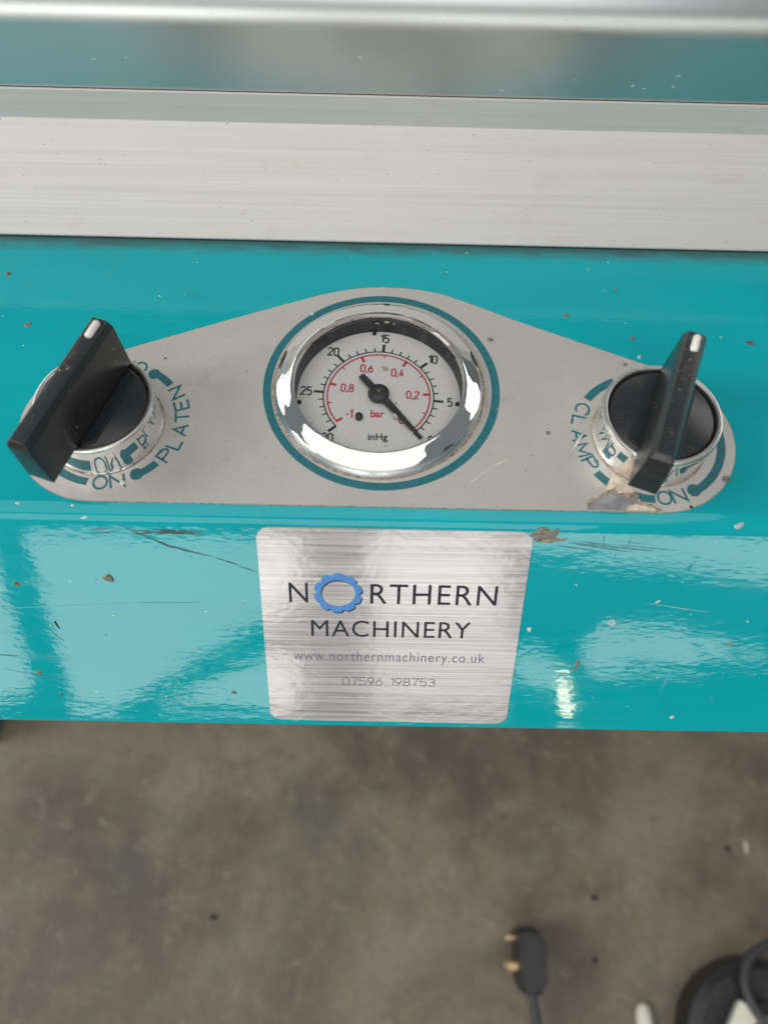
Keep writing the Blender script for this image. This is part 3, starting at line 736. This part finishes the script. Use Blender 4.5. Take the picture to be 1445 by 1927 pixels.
# ------------------------------------------------------------------ rotary switches
def rotary_switch(label, cx, cy, ang, seed):
    sw = thing('rotary_switch', label, 'switch', (cx, cy, .12), (0, 0, -ang), 'black lever switches on the control plate')
    from_bm('collar', lathe([(11.9, -.1), (12.1, .1), (11.85, .5), (11.95, 3), (12.1, 6.5), (12.2, 8.0), (12.15, 8.6)], 112), M_collar, sw, smooth=35)
    from_bm('rim', lathe([(12.15, 8.6), (12.0, 8.95), (11.8, 9.05), (11.2, 8.95), (10.95, 8.7), (10.85, 7.9), (10.85, 6.5)], 112), M_satin, sw, smooth=40)
    disc = from_bm('disc', lathe([(0, 8.55), (10.2, 8.5), (10.6, 8.25), (10.7, 7.6), (10.7, 6.6)], 96), M_blackd, sw, smooth=40)
    pad = []
    for a in range(0, 360, 6):
        x, y = 10.0*math.cos(rad(a)), 10.0*math.sin(rad(a))
        pad.append((max(-5.2, min(5.2, x)), y))
    slab('pad', pad, 8.4, 8.95, M_blackd, disc, .12)
    bm = bmesh.new(); L = []
    for z, hw, y0, y1 in ((9.25, 2.85, -19.5, 11.2), (20.2, 2.35, -19.6, 11.2), (21.8, 1.5, -19.0, 10.9)):
        L.append([bm.verts.new(Vector(p)*MM) for p in ((-hw, y0, z), (hw, y0, z), (hw, y1, z), (-hw, y1, z))])
    bm.faces.new(L[0]); bm.faces.new(L[-1])
    for a, b in zip(L, L[1:]):
        for i in range(4): bm.faces.new((a[i], a[(i+1) % 4], b[(i+1) % 4], b[i]))
    bmesh.ops.recalc_face_normals(bm, faces=bm.faces)
    bmesh.ops.bevel(bm, geom=list(bm.edges), offset=.28*MM, segments=3, affect='EDGES', profile=.6)
    lever = from_bm('lever', bm, M_black, sw, smooth=25)
    bm = tube([(0.15, 5.9, 21.8), (.15, 6.0, 21.82), (.15, 6.3, 21.85), (.15, 9.6, 21.85), (.15, 9.9, 21.82), (.15, 10.0, 21.8)], [.3, .55, .78, .78, .55, .3], 18)
    from_bm('pointer_mark', bm, M_white, lever, smooth=60)
    q = random.Random(seed)
    for i in range(4):
        s = q.uniform(.08, .25); y = q.uniform(-18, 5)
        mark('scuff', Matrix.Translation((q.uniform(-1.1, 1.1), y, 21.8)) @ Matrix.Rotation(q.uniform(0, 6), 4, 'Z'), s*q.uniform(1, 2.5), s*.6, .06, q.choice((M_chip, M_torn)), lever, seed+i, rough=.6, n=12)
    for i in range(6):
        sd = q.choice((1, -1)); z = q.uniform(11, 19.5); hw = 2.85+(z-9.25)/(20.4-9.25)*(-.5)
        s = q.uniform(.12, .5)
        mark('scuff', Matrix.Translation((sd*(hw+.0), q.uniform(-17, 10), z)) @ Matrix.Rotation(sd*PI/2, 4, 'Y') @ Matrix.Rotation(q.uniform(0, 6), 4, 'Z'), s*q.uniform(1, 2.4), s*.6, .05, q.choice((M_chip, M_torn, M_torn)), lever, seed+40+i, rough=.6, n=12)
    return sw
rotary_switch('black lever switch in chrome collar beside the word PLATEN', -58.5, -11.4, rad(19.0), 1000)
rotary_switch('black lever switch in chrome collar beside the word CLAMP', 57.2, -11.6, rad(21.0), 2000)

# ------------------------------------------------------------------ nameplate
LX = 3.09
np_ = thing('nameplate', 'brushed silver sticker printed NORTHERN MACHINERY with blue gear on teal front', 'label', tuple(face(LX, 0, .01)), (FA, 0, 0))
pl = fillet([(-28.35, -2.75), (-28.1, -56.8), (28.1, -57.1), (28.35, -2.75)], 2.9, 10)
slab('sheet', pl, 0, .14, M_label, np_, .05)
bfont('lettering', 'N', -22.2, -18.1, -21.7, -16.5, .155, M_navy, np_)
bfont('lettering', 'RTHERN', -4.8, 22.4, -21.7, -16.5, .155, M_navy, np_, spacing=1.12)
bfont('lettering', 'MACHINERY', -17.7, 17.4, -31.0, -26.4, .155, M_navy, np_, spacing=1.08)
bfont('lettering', 'www.northernmachinery.co.uk', -21.9, 21.2, -38.0, -36.15, .155, M_violet, np_, offset=-.004, spacing=1.12, ref='wn')
F = Flat(.155); text_line(F, '07596 198753', -.25, -44.2, 2.3, .64, .19, .21); F.build('lettering', M_violet, np_)
for i, (x, y, rx, ry, a) in enumerate([(23.0, -53.6, .9, .16, .2), (24.6, -54.4, .6, .14, 1.2), (25.3, -55.3, .5, .14, 2.4), (21.6, -53.0, .5, .14, -.4), (26.2, -8.3, .5, .13, 1.4), (26.4, -10.4, .6, .13, 1.1)]):
    mark('crinkle', Matrix.Translation((x, y, .14)) @ Matrix.Rotation(a, 4, 'Z'), rx, ry, .07, M_label, np_, 500+i, rough=.4)
def gear(ox, oy, z, mat, name):
    n = 180; v = []; f = []
    for i in range(n):
        a = 2*PI*i/n; k = max(0, math.cos(10*a+.5)); ro = 5.2-.62*k**1.6; ri = 3.65
        v += [(-11.7+ox+ro*math.cos(a), -19.1+oy+ro*math.sin(a), z), (-11.7+ox+ri*math.cos(a), -19.1+oy+ri*.94*math.sin(a), z)]
    for i in range(n): j = (i+1) % n; f.append((2*i, 2*i+1, 2*j+1, 2*j))
    return from_py(name, v, f, mat, np_)
gear(.24, -.28, .155, M_navy, 'gear_shadow'); gear(0, 0, .17, M_gear, 'gear_emblem')

# ------------------------------------------------------------------ things on the floor
FZ = FL*1000
plug = thing('mains_plug', 'black three pin mains plug lying on its side on the concrete floor', 'plug', (143, -148, FZ))
half = [(-11.5, 22), (-11.5, -17), (-7, -25), (7, -25.5), (12.5, -14), (13, 12), (6, 25), (-7, 26)]
bm = bmesh.new(); L = []
for z, k in ((0, .90), (4, 1), (42, 1), (46, .9)):
    L.append([bm.verts.new(Vector((x*k, y*k, z))*MM) for x, y in half])
bm.faces.new(L[0]); bm.faces.new(L[-1])
for a, b in zip(L, L[1:]):
    for i in range(8): bm.faces.new((a[i], a[(i+1) % 8], b[(i+1) % 8], b[i]))
bmesh.ops.recalc_face_normals(bm, faces=bm.faces); bmesh.ops.bevel(bm, geom=list(bm.edges), offset=.8*MM, segments=2, affect='EDGES')
from_bm('body', bm, M_plug, plug, smooth=40)
for y, z, sy, sz in ((17.5, 23, 2.0, 4.0), (-4.5, 12, 3.1, 2.0), (-4.5, 34, 3.1, 2.0)):
    pm = bmesh.new(); bmesh.ops.create_cube(pm, size=1); bmesh.ops.scale(pm, vec=Vector((9, sy*1.6, sz*1.6))*MM, verts=pm.verts); bmesh.ops.translate(pm, vec=Vector((-15.5, y, z))*MM, verts=pm.verts)
    bmesh.ops.bevel(pm, geom=list(pm.edges), offset=.6*MM, segments=2, affect='EDGES'); from_bm('pin', pm, M_pin, plug, smooth=40)
cp = catmull([(2, -22, 22), (3, -34, 21), (6, -55, 18), (11, -85, 10), (14, -120, 4), (10, -190, 4)], 8)
from_bm('cord', tube(cp, 3.9, 14), M_cord, plug, smooth=60)

reel = thing('extension_reel', 'round black extension reel with cream socket, cut off by bottom right corner', 'cable reel', (340, -212, FZ))
from_bm('drum', lathe([(0, 30), (30, 30), (34, 31), (40, 38), (46, 41), (60, 40), (67, 34), (69, 26), (69, 6), (64, 0), (0, 0)], 72), M_plug, reel, smooth=35)
for a in (118, 150, 80):
    pm = slab('slot', fillet([(-6, -2.4), (6, -2.4), (6, 2.4), (-6, 2.4)], 2.3, 6), 0, .9, M_dark, reel); pm.location = Vector((53*math.cos(rad(a)), 53*math.sin(rad(a)), 40.6))*MM; pm.rotation_euler = (0, 0, rad(a+90))
sk = slab('socket', fillet([(-19, -19), (19, -19), (19, 19), (-19, 19)], 3, 5), 0, 18, M_cream, reel, 1.5); sk.location = Vector((-13, 13, 29))*MM; sk.rotation_euler = (rad(6), rad(-5), rad(-32))
for x, y in ((0, 9), (-8, -3), (8, -3)):
    h = slab('socket_hole', [(x-2.2, y-1.3), (x+2.2, y-1.3), (x+2.2, y+1.3), (x-2.2, y+1.3)], 18.02, 18.1, M_dark, sk)
cp = catmull([(75, 62, 5), (45, 80, 18), (18, 80, 38), (-6, 70, 46), (-16, 52, 49), (-13, 34, 51), (-3, 18, 52), (12, 0, 50)], 8)
from_bm('flex', tube(cp, 4.2, 14), M_cord, reel, smooth=60)

rod = thing('plastic_rod', 'white rounded plastic tip on the floor at the bottom edge, left of the reel', 'rod', (246, -184, FZ))
from_bm('tip', tube([(0, 3, 7), (0, 2, 7), (0, 0, 7), (0, -4, 7), (0, -10, 7), (1, -34, 7.5)], [.6, 3.4, 5.2, 6.6, 7.2, 7.6], 20), M_cream, rod, smooth=60)
from_bm('shaft', tube([(1, -34, 7.5), (4, -140, 7.5)], 6.6, 20), M_cream, rod, smooth=60)
for i, (x, y, rx, ry, mt, lb) in enumerate([(-147, -118, 5, 3.5, M_dark, 'dark crumb on bare concrete left of centre'), (350, -52, 4, 4, M_dark, 'small dark crumb beside the pale flake near right edge'), (369, -50, 3.5, 7, M_flake, 'pale pinkish flake lying on concrete near the right edge'), (214, -97, 4, 4, M_dark, 'dark grit lump on concrete above right of the plug'), (209, -149, 3.5, 4, M_dark, 'dark grit lump on concrete right of the plug')]):
    v, f = blob_mesh(rx*.75, ry*.75, 1.8, 400+i, rough=.4)
    o = merge('debris', [(v, f, Matrix.Identity(4))], mt); o.location = Vector((x, y, FZ))*MM; tag(o, lb, 'debris')
